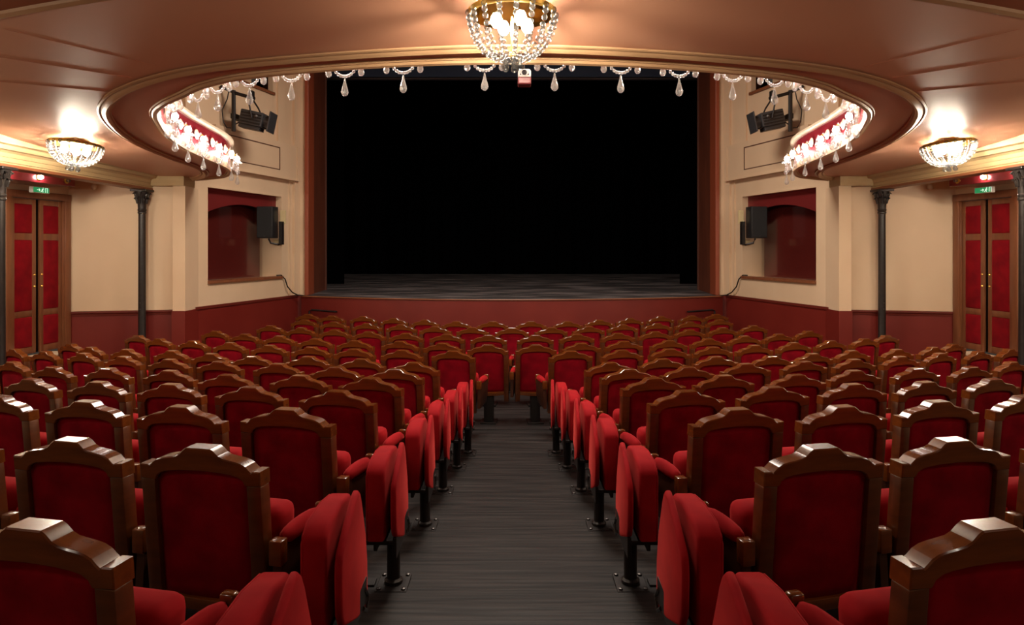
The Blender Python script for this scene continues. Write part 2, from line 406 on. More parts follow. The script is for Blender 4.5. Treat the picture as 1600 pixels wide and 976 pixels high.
# closing shell
struct(MB().box(-8, 8, 4.2, 20.2, 5.2, 5.3).build('ceiling_hall', 'cream'))
struct(MB().box(-5.2, 5.2, 13.3, 13.5, 4.6, 5.2).build('wall_front', 'cream'))
struct(MB().box(-5.6, 5.6, 4.35, 4.45, 2.3, 5.2).build('wall_balcony_rear', 'cream'))
struct(MB().box(-7.4, 7.4, -1.7, -1.6, -2, 3.2).build('wall_rear', 'cream'))
for s, side in ((1, 'left'), (-1, 'right')):
    struct(MB().box(*sorted((-7.4 * s, -5.42 * s)), 4.0, 10.3, 1.06, 1.10).build('ceiling_' + side + '_aisle', 'cream'))
    struct(MB().box(*sorted((-5.42 * s, -5.36 * s)), -1.6, 10.2, 1.11, 5.2).build('wall_' + side + '_gallery', 'cream'))

# ------------------------------------------------------------------ balcony soffit (horseshoe)
Oh = [(0, 4.90), (-.95, 4.97), (-1.95, 5.13), (-2.47, 5.26), (-2.80, 5.39), (-3.10, 5.55), (-3.42, 5.78), (-3.70, 6.12), (-3.88, 6.6), (-4.0, 7.2), (-4.07, 7.95), (-4.12, 8.7), (-4.25, 9.3), (-4.55, 9.9), (-4.95, 10.3)]
Ih = [(0, 5.10), (-1.0, 5.16), (-2.02, 5.34), (-2.50, 5.52), (-2.79, 5.72), (-3.06, 5.92), (-3.26, 6.15), (-3.40, 6.5), (-3.53, 6.95), (-3.62, 7.5), (-3.67, 8.1), (-3.74, 8.75), (-3.92, 9.35), (-4.25, 9.9), (-4.85, 10.32)]
def smooth(P, n):
    def cr(p0, p1, p2, p3, t):
        return tuple(.5 * ((2 * b_) + (-a + c) * t + (2 * a - 5 * b_ + 4 * c - d) * t * t + (-a + 3 * b_ - 3 * c + d) * t ** 3) for a, b_, c, d in zip(p0, p1, p2, p3))
    full = [(-x, y) for x, y in P[:0:-1]] + P       # right end .. centre .. left end
    out = []
    for i in range(len(full) - 1):
        p0 = full[max(i - 1, 0)]; p3 = full[min(i + 2, len(full) - 1)]
        for k in range(n): out.append(cr(p0, full[i], full[i + 1], p3, k / n))
    out.append(full[-1]); return out
OC = smooth(Oh, 6); IC = smooth(Ih, 6)
def sweep(path, prof, zf=zs, closed=True):
    """prof: (offset towards the void, dz); z follows zf(Y)"""
    vs = []; fs = []; N = len(path); k = len(prof)
    for i, p in enumerate(path):
        a = Vector(path[max(i - 1, 0)]); c = Vector(path[min(i + 1, N - 1)]); t = (c - a).normalized()
        n = Vector((t.y, -t.x))                         # path runs right -> left ; void lies towards +Y at the centre
        if i == N // 2: pass
        for (o, dz) in prof: vs.append((p[0] + n.x * o, p[1] + n.y * o, zf(p[1]) + dz))
    for i in range(N - 1):
        for j in range(k if closed else k - 1):
            fs.append((i * k + j, i * k + (j + 1) % k, (i + 1) * k + (j + 1) % k, (i + 1) * k + j))
    return MB().quads(vs, fs)
# which way does the normal point at the centre?  path goes x from + to -, t=(-1,0), n=(0,1): towards the void
bal = struct(empty('ceiling_balcony'))
# main soffit: from the outer curve back to the side beams and the rear
half = [p for p in OC]
N = len(OC); vs = []; fs = []; K = 30
for i, p in enumerate(OC):
    # end point on the rectangular outer boundary
    th = i / (N - 1)
    if th < .34: f = th / .34; e = (5.22, 10.35 - f * (10.35 - 3.85) )
    elif th > .66: f = (1 - th) / .34; e = (-5.22, 10.35 - f * (10.35 - 3.85))
    else: f = (th - .34) / .32; e = (5.22 - 10.44 * f, 3.85)
    for k in range(K + 1):
        g = k / K; x = p[0] + (e[0] - p[0]) * g; y = p[1] + (e[1] - p[1]) * g; vs.append((x, y, zs(y)))
for i in range(N - 1):
    for k in range(K): fs.append((i * (K + 1) + k, (i + 1) * (K + 1) + k, (i + 1) * (K + 1) + k + 1, i * (K + 1) + k + 1))
# (a thickness above so that no light leaks)
MB().quads(vs, fs).build('soffit', 'soffit', bal, smooth='full')
# flat band between outer and inner mouldings
vs = []; fs = []
for a, c in zip(OC, IC):
    for k in range(4):
        g = k / 3; x = a[0] + (c[0] - a[0]) * g; y = a[1] + (c[1] - a[1]) * g; vs.append((x, y, zs(y) + .0 - .02 * (0 if k else 0)))
for i in range(N - 1):
    for k in range(3): fs.append((i * 4 + k, (i + 1) * 4 + k, (i + 1) * 4 + k + 1, i * 4 + k + 1))
MB().quads(vs, fs).build('soffit_band', 'band', bal, smooth='full')
sweep(OC, [(-.07, .0), (-.07, -.012), (-.055, -.02), (-.04, -.012), (-.03, -.026), (0, -.042), (.018, -.032), (.026, -.018), (.045, -.02), (.045, 0)]).build('outer_moulding', 'mould', bal, smooth=30)
sweep(IC, [(-.055, 0), (-.05, -.012), (-.035, -.012), (-.025, -.03), (0, -.038), (.012, -.028), (.012, .05), (-.02, .05)]).build('lip_moulding', 'mould', bal, smooth=30)
# rear part of the soffit beyond the curved trim
def arc(x): return 3.83 + .50 * (abs(x) / 3.0) ** 1.6
# parapet round the edge
PH = .36
par = struct(empty('wall_balcony_parapet'))
sweep(IC, [(.0, .03), (.0, PH), (-.05, PH), (-.05, .03)]).build('parapet_face', 'parapet', par, smooth=30)
sweep(IC, [(.03, PH), (.045, PH + .015), (.045, PH + .04), (.02, PH + .055), (-.09, PH + .055), (-.09, PH)]).build('hand_rail', 'rail', par, smooth=30)
# upper floor of the balcony (closes it from above)
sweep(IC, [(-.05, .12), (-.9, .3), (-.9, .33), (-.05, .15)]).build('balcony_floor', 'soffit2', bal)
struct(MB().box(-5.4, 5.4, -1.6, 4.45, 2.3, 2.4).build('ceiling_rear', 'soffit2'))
# rear soffit
ys2 = [-1.6, 0, 1.5, 2.6, 3.2, 3.86]
vs = []; fs = []
for y in ys2: vs += [(-5.4, y, zs(max(y, 2.2)) + .02), (5.4, y, zs(max(y, 2.2)) + .02)]
for i in range(len(ys2) - 1): fs.append((2 * i, 2 * i + 2, 2 * i + 3, 2 * i + 1))
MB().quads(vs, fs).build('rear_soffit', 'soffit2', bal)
# curved trim top-left / top-right of the picture
pth = [(x, arc(x)) for x in [(-5.2 + .26 * i) for i in range(41)]]
pth = pth[::-1]
sweep(pth, [(-.035, 0), (-.03, -.02), (0, -.035), (.03, -.02), (.035, 0)]).build('curved_trim', 'mould', bal, smooth=30)
vs = []; fs = []
for x, y in pth: vs += [(x, y, zs(y) - .004), (x, 3.3, zs(3.3) - .004)]
for i in range(len(pth) - 1): fs.append((2 * i, 2 * i + 2, 2 * i + 3, 2 * i + 1))
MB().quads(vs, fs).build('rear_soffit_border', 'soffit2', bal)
# board seams on the soffit, both sides
def on_soffit(px, py):
    v = 388 - py; lo_, hi_ = 3.5, 12
    for _ in range(50):
        m = (lo_ + hi_) / 2
        if zs(m) / m * F > v: lo_ = m
        else: hi_ = m
    return ((px - 800) * lo_ / F, lo_)
for s in (1, -1):
    for (a, c) in (((0, 89), (205, 121)), ((0, 127), (188, 144.5)), ((60, 58), (250, 104))):
        A_ = on_soffit(*a); B_ = on_soffit(*c)
        A_ = (A_[0] + (A_[0] - B_[0]) * .25, A_[1] + (A_[1] - B_[1]) * .25)
        pp = []
        for k in range(9):
            g = k / 8; x = (A_[0] + (B_[0] - A_[0]) * g) * s; y = A_[1] + (B_[1] - A_[1]) * g; pp.append((x, y, zs(y) - .0002))
        MB().tube(pp, .0025 if a[0] == 0 else .0015, 4).build('board_seam', 'band', bal)
# side beams on the columns
for s, side in ((1, 'left'), (-1, 'right')):
    pr = [(5.55, .88), (5.38, .88), (5.38, .915), (5.365, .92), (5.36, .965), (5.35, .97), (5.34, 1.01), (5.31, 1.03), (5.27, 1.035), (5.25, 1.075), (5.2, 1.085), (5.2, 1.12), (5.2, 1.5), (5.55, 1.5)]
    vs = []; fs = []
    Y0, Y1 = 1.0, 10.05
    for y in (Y0, Y1):
        for (x, z) in pr: vs.append((-x * s, y, z))
    k = len(pr)
    for i in range(k): fs.append((i, (i + 1) % k, k + (i + 1) % k, k + i))
    fs += [tuple(range(k)), tuple(range(k, 2 * k))]
    bm_ = struct(MB().quads(vs, fs).build('wall_%s_beam' % side, 'beam', recalc=True))
    MB().box(*sorted((-5.56 * s, -5.37 * s)), Y0, Y1 + .01, .865, .90, .006).build('beam_edge', 'beamtrim', bm_)
    MB().box(*sorted((-5.35 * s, -4.86 * s)), 9.95, 10.3, .93, 1.10).build('beam_end', 'beam', bm_)

# ================================================================== THINGS
# ------------------------------------------------------------------ columns
def column(X, Y, label):
    z0 = floor(Y); H = .868 - z0
    r = tag(empty('iron_column', (X, Y, z0)), label, 'column', 'cast iron columns under the balcony')
    MB().lathe([(.09, 0), (.09, .06), (.07, .08), (.08, .12), (.06, .15), (.054, .17), (.052, H * .5), (.049, H - .36), (.049, H - .35)], 20).build('shaft', 'ironcol', r, smooth=30)
    c = MB().lathe([(.049, H - .36), (.060, H - .35), (.060, H - .335), (.053, H - .325), (.061, H - .31), (.061, H - .295), (.055, H - .285), (.060, H - .2), (.08, H - .10), (.10, H - .04), (.10, H - .03)], 20).build('capital', 'ironcol', r, smooth=30)
    MB().box(-.118, .118, -.118, .118, H - .032, H, .008).build('abacus', 'ironcol', c)
    m = MB()
    for k in range(8):
        for (zz, rr, hh, off) in ((H - .21, .064, .10, 0), (H - .13, .078, .09, math.pi / 8)):
            a = 2 * math.pi * k / 8 + off; pts = []
            for j in range(5):
                g = j / 4; rad = rr + .045 * g ** 2; z = zz + hh * (1 - (1 - g) ** 1.6) - (.03 if j == 4 else 0)
                pts.append((rad * math.cos(a), rad * math.sin(a), z))
            m.tube(pts, [.012, .018, .017, .013, .008], 6)
    m.build('acanthus_leaves', 'ironcol', c, smooth=50)['kind'] = 'stuff'
    for k in range(2):
        MB().lathe([(0, 0), (.009, .002), (.009, .01), (0, .012)], 8, fn=lambda v, k=k: (v.x, -.053 - v.z, 1.32 + .09 * k + v.y)).build('rivet', 'steel', r)
column(-5.45, 9.9, 'slender black iron column between the door and the stage on the left')
column(5.45, 9.9, 'slender black iron column between the door and the stage on the right')
column(-5.45, 7.15, 'black iron column cut by the left edge of the picture')
column(5.45, 7.15, 'black iron column cut by the right edge of the picture')

# ------------------------------------------------------------------ theatre seats
yr = lambda h: (1.0 - h) * .09               # recline of the back rest (rear face)
TOP = [(0, 1.0), (.050, 1.0), (.062, .992), (.078, .975), (.095, .966), (.12, .961), (.145, .957), (.168, .951), (.186, .941), (.199, .927), (.207, .920), (.212, .924), (.243, .925)]
BOT = [(.243, .868), (.186, .864), (.180, .868), (.172, .884), (.155, .896), (.13, .902), (.08, .908), (0, .911)]
def rec(dy): return lambda v: (v.x, v.y + yr(v.z) + dy, v.z)
KX = 1.06
TOP = [(x * KX, z) for x, z in TOP]; BOT = [(x * KX, z) for x, z in BOT]
rail_out = TOP + BOT
rail_full = rail_out[:-1] + [BOT[-1]] + [(-x, z) for x, z in rail_out[::-1][1:-1]]
def pad_mesh(x0, x1, z0, z1, y0, y1, bulge0, bulge1, fn, nx=8, nz=10, edge=.018):
    """soft panel: domed towards y0 and y1"""
    mb = MB(); vs = []; fs = []
    for side, (yb, bl) in enumerate(((y0, -bulge0), (y1, bulge1))):
        for j in range(nz + 1):
            for i in range(nx + 1):
                a = 2 * i / nx - 1; c = 2 * j / nz - 1
                a2 = math.copysign(abs(a) ** .8, a); c2 = math.copysign(abs(c) ** .8, c)
                h = (1 - a2 ** 6) * (1 - c2 ** 6) * (.65 + .35 * (1 - a2 * a2) * (1 - c2 * c2))
                vs.append((x0 + (x1 - x0) * (a2 + 1) / 2, yb + bl * h, z0 + (z1 - z0) * (c2 + 1) / 2))
    W_ = nx + 1; S = W_ * (nz + 1)
    for j in range(nz):
        for i in range(nx):
            a = j * W_ + i; fs += [(a, a + 1, a + W_ + 1, a + W_), (S + a, S + a + W_, S + a + W_ + 1, S + a + 1)]
    rim = [i for i in range(nx)] + [nx + W_ * j for j in range(nz)] + [nz * W_ + i for i in range(nx, 0, -1)] + [j * W_ for j in range(nz, 0, -1)]
    for a, c in zip(rim, rim[1:] + rim[:1]): fs.append((a, a + S, c + S, c))
    mb.quads(vs, fs); mb.xf(fn); return mb
def make_seat(arms):
    r = empty('theatre_seat')
    MB().poly(rail_full, 0, .072, .004, 1, fn=rec(0)).build('top_rail', 'wood_h', r, smooth=16)
    for sx in (-1, 1):
        MB().box(*sorted((sx * .198, sx * .2576)), .0, .062, .28, .868, .005, fn=rec(.002)).build('back_post', 'wood', r, smooth=35)
    MB().poly([(-.202, .365), (-.10, .35), (0, .345), (.10, .35), (.202, .365), (.202, .41), (.10, .40), (0, .397), (-.10, .40), (-.202, .41)], .004, .046, .004, fn=rec(0)).build('bottom_rail', 'wood_h', r, smooth=35)
    pad_mesh(-.200, .200, .395, .905, .022, .05, .008, .035, rec(0)).build('back_panel', 'velvet2', r, smooth='full')
    # seat cushion folded up against the back
    sc_ = MB().box(-.245, .245, 0, .13, .36, .715, .045, 3, fn=lambda v: (v.x * (1 - .05 * (v.z > .66)), v.y * 1.12 + .15 + (v.z - .4) * .14, v.z)).build('seat_cushion', 'velvet', r, smooth='full')
    MB().box(-.2, .2, .10, .13, .36, .44, .006, fn=None).build('hinge_bar', 'iron', r)
    p = MB().box(-.06, .06, .08, .17, .02, .40, .008).build('pedestal', 'iron', r)
    MB().box(-.10, .10, .02, .26, 0, .02, .004).build('base_plate', 'iron', p)
    for sx in arms:
        x = sx * .297
        a = MB().poly([(.05, .34), (.33, .36), (.40, .44), (.42, .60), (.07, .625), (.06, .5)], -.019, .019, .004, fn=lambda v: (x + v.y, v.x, v.z)).build('arm_panel', 'darkwood', r, smooth=35)
        MB().box(x - .026, x + .026, .045, .095, .56, .655, .005).build('rear_cap', 'wood_h', a, smooth=35)
        q = []
        nb = bmesh.new(); bmesh.ops.create_uvsphere(nb, u_segments=12, v_segments=10, radius=1)
        m = MB()
        def fn(v):
            t = max(-1, min(1, v.y)); yy = .245 + .155 * t
            rr = (1 - abs(t) ** 4) ** .35 if abs(t) < 1 else 0
            k = math.sqrt(max(1e-9, v.x * v.x + v.z * v.z)); ux, uz = (v.x / k, v.z / k) if k > 1e-4 else (0, 0)
            hgt = .036 * (1 + .35 * math.cos(t * 1.4))
            return (x + ux * .031 * rr, yy, .628 + .012 * (1 - t) / 2 + (uz * hgt * rr if uz > 0 else uz * .025 * rr))
        m.merge(nb, fn); m.build('arm_pad', 'velvet', a, smooth='full')
        MB().box(x - .027, x + .027, .392, .43, .55, .672, .012, 3).build('front_cap', 'wood_h', a, smooth=35)
    return r
GR = 'red velvet seats in the stalls'
protos = {}
for nm, arms in (('R', (1,)), ('L', (-1,)), ('RL', (1, -1)), ('N', ())):
    p = make_seat(arms); bpy.context.view_layer.update(); learn(p); protos[nm] = [p, False]
def place_seat(kind, X, Y, rz, label):
    p, used = protos[kind]
    o = copy_tree(p) if used else p
    protos[kind][1] = True
    o.location = (X, Y, floor(Y + .12)); o.rotation_euler = (0, 0, rz)
    tag(o, label, 'seat', GR); return o
ROWS = {
 1: [(770, 502), (720, 502), (663.5, 499.5), (615, 497), (567, 494), (520, 493), (479.5, 490.5)],
 2: [(738, 511.5), (682, 510), (626, 507), (572.5, 505), (521, 502.5), (474, 499)],
 3: [(763, 523.5), (702.5, 522), (635, 520.5), (577, 518), (523, 515), (469, 512), (421, 508.5)],
 4: [(762, 538), (690.5, 536), (624.5, 533), (556, 532), (491.5, 529), (434.5, 525), (382.5, 522), (334.5, 517)],
 5: [(707, 547.5), (629, 546.5), (557, 544.5), (484, 541.5), (419.5, 539), (357, 535.5), (303, 532.5), (255, 529.5), (213, 524)],
 6: [(645, 565), (563, 560), (479.5, 556.5), (398, 556), (327, 552), (265.5, 547.5), (206, 545.7), (155, 543), (110, 537.5)],
 7: [(616, 575), (523, 572), (431.5, 567), (340, 563.5), (261, 561), (189, 556.5), (127, 551.5), (68, 548.5), (24, 545)],
 8: [(578, 589), (467.5, 585), (358, 584), (262.5, 577.5), (166, 574), (87, 572), (16.5, 564)],
 9: [(527, 609), (391, 603), (265.5, 598.5), (151.5, 595), (46.5, 590.5), (-45, 585)],
 10: [(449, 637), (286, 633), (133, 625), (-5, 617)],
 11: [(320, 697), (115, 686), (-85, 672)],
 12: [(42, 822)],
}
ORD = ['', 'first', 'second', 'third', 'fourth', 'fifth', 'sixth', 'seventh', 'eighth', 'ninth', 'tenth', 'eleventh', 'twelfth']
AISLE = {}
def seat_label(row, i, n, side):
    rown = {1: 'row nearest the stage', 12: 'row nearest the camera'}.get(row, '%s row from the stage' % ORD[row])
    if row >= 5:
        if i == 0: w = 'red velvet seat at the aisle on its %s, %s' % (side, rown)
        elif i == n - 1: w = 'outermost red velvet seat on the %s, %s' % (side, rown)
        else: w = 'red velvet seat, %s %s of the aisle, %s' % (ORD[i + 1], side, rown)
    else:
        w = 'red velvet seat, %s %s of the centre line, %s' % (ORD[i + 1], side, rown)
        if i == n - 1: w = 'red velvet seat at the %s end of the %s' % (side, rown)
    return w
for row, pts in ROWS.items():
    n = len(pts); prev = None
    for i, (px, py) in enumerate(pts):
        X, Y = crest(px - {12: 8, 11: 12, 10: 6, 9: 4, 8: 2}.get(row, 0), py)
        if prev:
            dd = math.dist(prev, (X, Y))
            md = .62 if row == 6 and i > 4 else .605
            if dd < md: X, Y = prev[0] + (X - prev[0]) * md / dd, prev[1] + (Y - prev[1]) * md / dd
        prev = (X, Y)
        ang = max(min(12, 18 * abs(X)), math.degrees(math.asin(min(.9, abs(X) / 12))))
        if i == 0: AISLE[row] = (X, Y)
        for s, side in ((1, 'left'), (-1, 'right')):
            last = (i == n - 1)
            pass
            if s == 1: kind = 'RL' if last else 'R'
            else:
                kind = 'RL' if last else 'L'
                if row in (1, 3, 4) and i == 0: kind = 'N'
            place_seat(kind, X * s, Y, -R(ang) * s, seat_label(row, i, n, side))
X, Y = crest(800, 512)
place_seat('N', 0, Y, 0, 'red velvet seat exactly on the centre line, second row from the stage')

# ------------------------------------------------------------------ aisle flap seats
def make_flap():
    """folded aisle seat of the left side; +x is towards the aisle, origin at the pedestal foot"""
    r = empty('aisle_flap_seat')
    # thin back pad (outline in y,h)
    o = [(-.26, .41), (-.272, .55), (-.268, .600), (-.25, .64), (-.12, .703), (.0, .750), (.055, .763), (.085, .74), (.12, .69), (.20, .53), (.24, .39), (.245, .24), (.22, .205), (.17, .202), (.03, .245), (-.12, .31), (-.22, .355)]
    MB().poly([(y, h) for y, h in o], .022, .052, .012, 3, fn=lambda v: (v.y - .0 - .03 * v.x, v.x, v.z)).build('back_pad', 'velvet', r, smooth=60)
    c = MB().poly([(-.235, .335), (-.245, .45), (-.245, .675), (-.232, .70), (-.17, .732), (.0, .738), (.14, .72), (.19, .675), (.20, .60), (.195, .33)], -.100, -.004, .018, 4, fn=lambda v: (v.y, v.x, v.z)).build('seat_cushion', 'velvet', r, smooth=50)
    MB().tube([(-.096, y, h) for y, h in ((-.229, .34), (-.239, .45), (-.239, .672), (-.227, .694), (-.167, .725), (.0, .731), (.137, .713), (.185, .67), (.194, .60), (.189, .34))], .005, 6).build('piping', 'velvet', c, smooth='full')
    b = MB().box(-.11, .045, -.20, .12, .30, .325, .006)
    b.box(.03, .05, -.20, .20, .23, .34, .004); b.box(-.07, -.05, -.20, .15, .27, .34, .004)
    b.tube([(.05, .16, .30), (.05, .21, .25), (.05, .18, .20), (.05, .12, .24)], .010, 6)
    b.build('hinge_bracket', 'iron', r)
    p = MB().lathe([(.036, .01), (.036, .32)], 16).lathe([(.05, .012), (.05, .03), (.037, .04)], 16).build('pedestal', 'iron', r, smooth=30)
    bp = MB().box(-.085, .085, -.10, .10, 0, .012, .003).box(-.24, -.10, -.03, .05, 0, .012, .003).build('base_plate', 'iron', p)
    for (x, y) in ((-.066, -.08), (.066, -.08), (-.066, .08), (.066, .08)):
        MB().lathe([(.012, .012), (.012, .02), (0, .023)], 8, c=(x, y, 0)).build('bolt', 'steel', bp)
    return r
fl0 = make_flap(); bpy.context.view_layer.update(); learn(fl0)
# mirrored twin for the right side
def mirror_tree(o, parent=None):
    c = o.copy(); C.objects.link(c); c.parent = parent
    if o.data:
        me = o.data.copy()
        for v in me.vertices: v.co.x = -v.co.x
        me.flip_normals(); c.data = me
    ks = []
    for ch in KIDS.get(o.name, []): ks.append(mirror_tree(ch, c))
    KIDS[c.name] = ks
    return c
fl1 = mirror_tree(fl0)
# pedestal foot pixels (x, y) on the floor, row
def foot(px, py):
    v = py - 388; lo_, hi_ = .8, 14
    for _ in range(50):
        m = (lo_ + hi_) / 2
        if -floor(m) / m * F > v: lo_ = m
        else: hi_ = m
    return ((px - 800) * lo_ / F, lo_)
first = {1: True, -1: True}
FLAPS = {12: (-.672, 1.91), 11: (-.68, 2.72), 10: foot(615, 913), 9: foot(664, 822), 8: foot(692, 768), 7: (-.525, 6.40), 6: (-.46, 7.0)}
for row, (X, Y) in FLAPS.items():
    for s, side in ((1, 'left'), (-1, 'right')):
        base = fl0 if s == 1 else fl1
        o = base if first[s] else copy_tree(base); first[s] = False
        o.location = (X * s, Y, floor(Y) + .002)
        rown = {12: 'nearest the camera'}.get(row, 'beside the %s row from the stage' % ORD[row])
        tag(o, 'folded red flap seat, %s of the aisle, %s' % (side, rown), 'folding seat', 'folding seats along the aisle')

# ------------------------------------------------------------------ chandeliers
DROP = [(0, 0), (.004, -.004), (.006, -.02), (.012, -.045), (.0185, -.068), (.020, -.080), (.016, -.092), (.008, -.100), (0, -.101)]
def chandelier(loc, tilt, rad, depth, drop, N, label, nb=4):
    r = tag(empty('crystal_chandelier', loc), label, 'chandelier', 'bowl chandeliers under the balcony')
    r.rotation_euler = tilt
    rr = rad
    ring = MB(); circ = [(rr * 1.0 * math.cos(2 * math.pi * i / 40), rr * math.sin(2 * math.pi * i / 40), -drop) for i in range(40)]
    ring.lathe([(rr * .97, -drop - .028), (rr * 1.03, -drop - .02), (rr * 1.06, -drop), (rr * 1.02, -drop + .008), (rr * .97, -drop + .0), (rr * .97, -drop - .028)], 40)
    ring.build('gilt_ring', 'brass', r, smooth=30)
    if drop > .05:
        m = MB()
        for k in range(4):
            a = math.pi / 4 + k * math.pi / 2
            m.tube([(rr * .98 * math.cos(a), rr * .98 * math.sin(a), -drop), (rr * .5 * math.cos(a), rr * .5 * math.sin(a), -drop * .6), (.05 * math.cos(a), .05 * math.sin(a), -.01)], .008, 6)
        m.build('ring_arm', 'brass', r)
    cp = MB().lathe([(.0, 0), (.09, -.002), (.10, -.012), (.05, -.03), (.02, -.05)], 20).build('ceiling_rose', 'brass', r, smooth=30)
    MB().lathe([(.008, -.03), (.008, -drop - depth + .03), (.022, -drop - depth + .02), (.022, -drop - depth + .0), (.01, -drop - depth - .02), (0, -drop - depth - .022)], 12).build('stem', 'brass', r, smooth=30)
    # bead strand template
    def strand_pts(k, n):
        g = k / (n - 1); a = g * math.pi / 2
        return (rr * math.cos(a) ** .8 * (1 - .0 * g) + .012, -drop - .02 - depth * math.sin(a) ** 1.15)
    n = 11; base = None
    for i in range(N):
        if base is None:
            m = MB()
            for k in range(n):
                x, z = strand_pts(k, n)
                if x < .03: x = .03
                m.ball((x, 0, z), .0195 - .008 * k / n, 7, 5, 1.1)
            base = m.build('bead_strand', 'crystal', r, smooth='full'); base['kind'] = 'stuff'
            o = base
        else:
            o = base.copy(); C.objects.link(o)
        o.rotation_euler = (0, 0, 2 * math.pi * i / N)
    for k in range(nb):
        a = 2 * math.pi * k / nb + .5; x, y = rr * .42 * math.cos(a), rr * .42 * math.sin(a)
        bb = MB().lathe([(0, -.125), (.018, -.12), (.034, -.10), (.038, -.08), (.030, -.055), (.016, -.03), (.014, 0)], 14, c=(x, y, -drop + .01)).build('bulb', 'bulb', r, smooth='full')
        MB().lathe([(.017, -.03), (.017, .03)], 10, c=(x, y, -drop + .015)).build('socket', 'white', bb)
    db = None
    for k in range(5):
        a = 2 * math.pi * k / 5
        if db is None:
            db = MB().lathe([(q[0] * 1.15, q[1] * .8) for q in DROP], 10, c=(.05, 0, -drop - depth - .005)).build('crystal_drop', 'crystal', r); o = db
        else: o = db.copy(); C.objects.link(o)
        o.rotation_euler = (0, 0, a)
sl = math.atan((zs(7.4) - zs(6.7)) / .7)
chandelier((0, 4.2, zs(4.2) - .002), (0, 0, 0), .262, .28, .11, 17, 'large crystal bowl chandelier over the aisle at the top centre', 4)
chandelier((-4.57, 7.05, zs(7.05) - .035), (sl, R(4), 0), .235, .205, .012, 20, 'crystal bowl chandelier near the door on the left', 4)
chandelier((4.57, 7.05, zs(7.05) - .035), (sl, -R(4), 0), .235, .205, .012, 20, 'crystal bowl chandelier near the door on the right', 4)

# ------------------------------------------------------------------ crystal lights along the parapet
def make_girandole():
    r = empty('crystal_wall_light')           # +y points to the void, z = 0 at the lower lip
    ro = MB().lathe([(0, .0), (.055, .004), (.058, .012), (.045, .02), (.030, .022), (.02, .035), (.012, .04)], 20, fn=lambda v: (v.x, v.z, .20 + v.y)).build('rosette', 'rail', r, smooth=30)
    MB().tube([(0, .03, .20), (0, .07, .195), (0, .085, .17)], .008, 8).build('arm', 'brass', ro)
    MB().lathe([(0, .055), (.015, .052), (.028, .038), (.032, .02), (.028, .0), (.017, -.02), (.010, -.03)], 14, c=(0, .085, .125)).build('bulb', 'bulb_par', r, smooth='full')
    m = MB()
    ring = [(.075 * math.cos(a * math.pi / 6), .085 + .05 * math.sin(a * math.pi / 6)) for a in range(12)]
    for x, y in ring: m.ball((x, y, .09), .011, 6, 5)
    # swags from left to centre to right
    for sx in (-1, 1):
        for k in range(7):
            g = k / 6; x = sx * (.135 * (1 - g) + .012 * g); z = .070 - .125 * math.sin(g * math.pi / 2) ** .9
            m.ball((x, .085, z), .0135, 7, 5)
        for k in range(4): m.ball((sx * .135, .085, .08 + .024 * k), .010, 6, 5)
        for k in range(5): m.ball((sx * (.135 - .015 * k), .085 - .0 * k, .15 + .012 * k), .009, 6, 5)
    m.build('bead_swag', 'crystal_par', r, smooth='full')['kind'] = 'stuff'
    for (x, z, sc_) in ((0, -.070, 1.4), (-.135, .062, 1.2), (.135, .062, 1.2)):
        MB().lathe([(q[0] * sc_ * 1.05, q[1] * sc_) for q in DROP], 10, c=(x, .085, z)).build('crystal_drop', 'crystal_par', r)
    return r
gp = make_girandole(); bpy.context.view_layer.update(); learn(gp)
# arc length positions along the inner edge, measured from the centre to each side
Lft = IC[len(IC) // 2:]
Lh = []; acc = 0
for i, p in enumerate(Lft):
    if i: acc += math.dist(p, Lft[i - 1])
    Lh.append(acc)
def at_s(S):
    for i in range(1, len(Lh)):
        if S <= Lh[i]:
            g = (S - Lh[i - 1]) / (Lh[i] - Lh[i - 1]); a, c = Lft[i - 1], Lft[i]
            t = (Vector(c) - Vector(a)).normalized()
            return (a[0] + (c[0] - a[0]) * g, a[1] + (c[1] - a[1]) * g, t)
    return (*Lft[-1], (Vector(Lft[-1]) - Vector(Lft[-2])).normalized())
S0 = [.86, 1.34, 1.80, 2.19, 2.55, 2.86, 3.28, 3.62, 4.12, 4.66, 5.16, 5.66, 6.14, 6.60]
used = False
def nth_words(k): return ORD[k]
items = []
for s, side in ((1, 'left'), (-1, 'right')):
    lst = ([.215] if s == 1 else [.335]) + S0
    for k, S in enumerate(lst):
        x, y, t = at_s(S); n = Vector((t.y, -t.x))
        items.append((x * s, y, n.x * s, n.y, side, k, len(lst)))
for (x, y, nx, ny, side, k, n) in items:
    o = copy_tree(gp) if used else gp; used = True
    o.location = (x + nx * .012, y + ny * .012, zs(y) - .0); o.rotation_euler = (0, 0, math.atan2(ny, nx) - math.pi / 2)
    if k == 0: lb = 'crystal light on the balcony edge just %s of the central chandelier' % side
    elif k == n - 1: lb = 'last crystal light of the balcony edge beside the %s wall' % side
    elif k < 12: lb = 'crystal light on the balcony edge, %s %s of the central chandelier' % (ORD[k + 1], side)
    else: lb = 'crystal light on the %s balcony edge, %s before the stage wall' % (side, ORD[n - k])
    tag(o, lb, 'wall light', 'crystal lights along the balcony parapet')

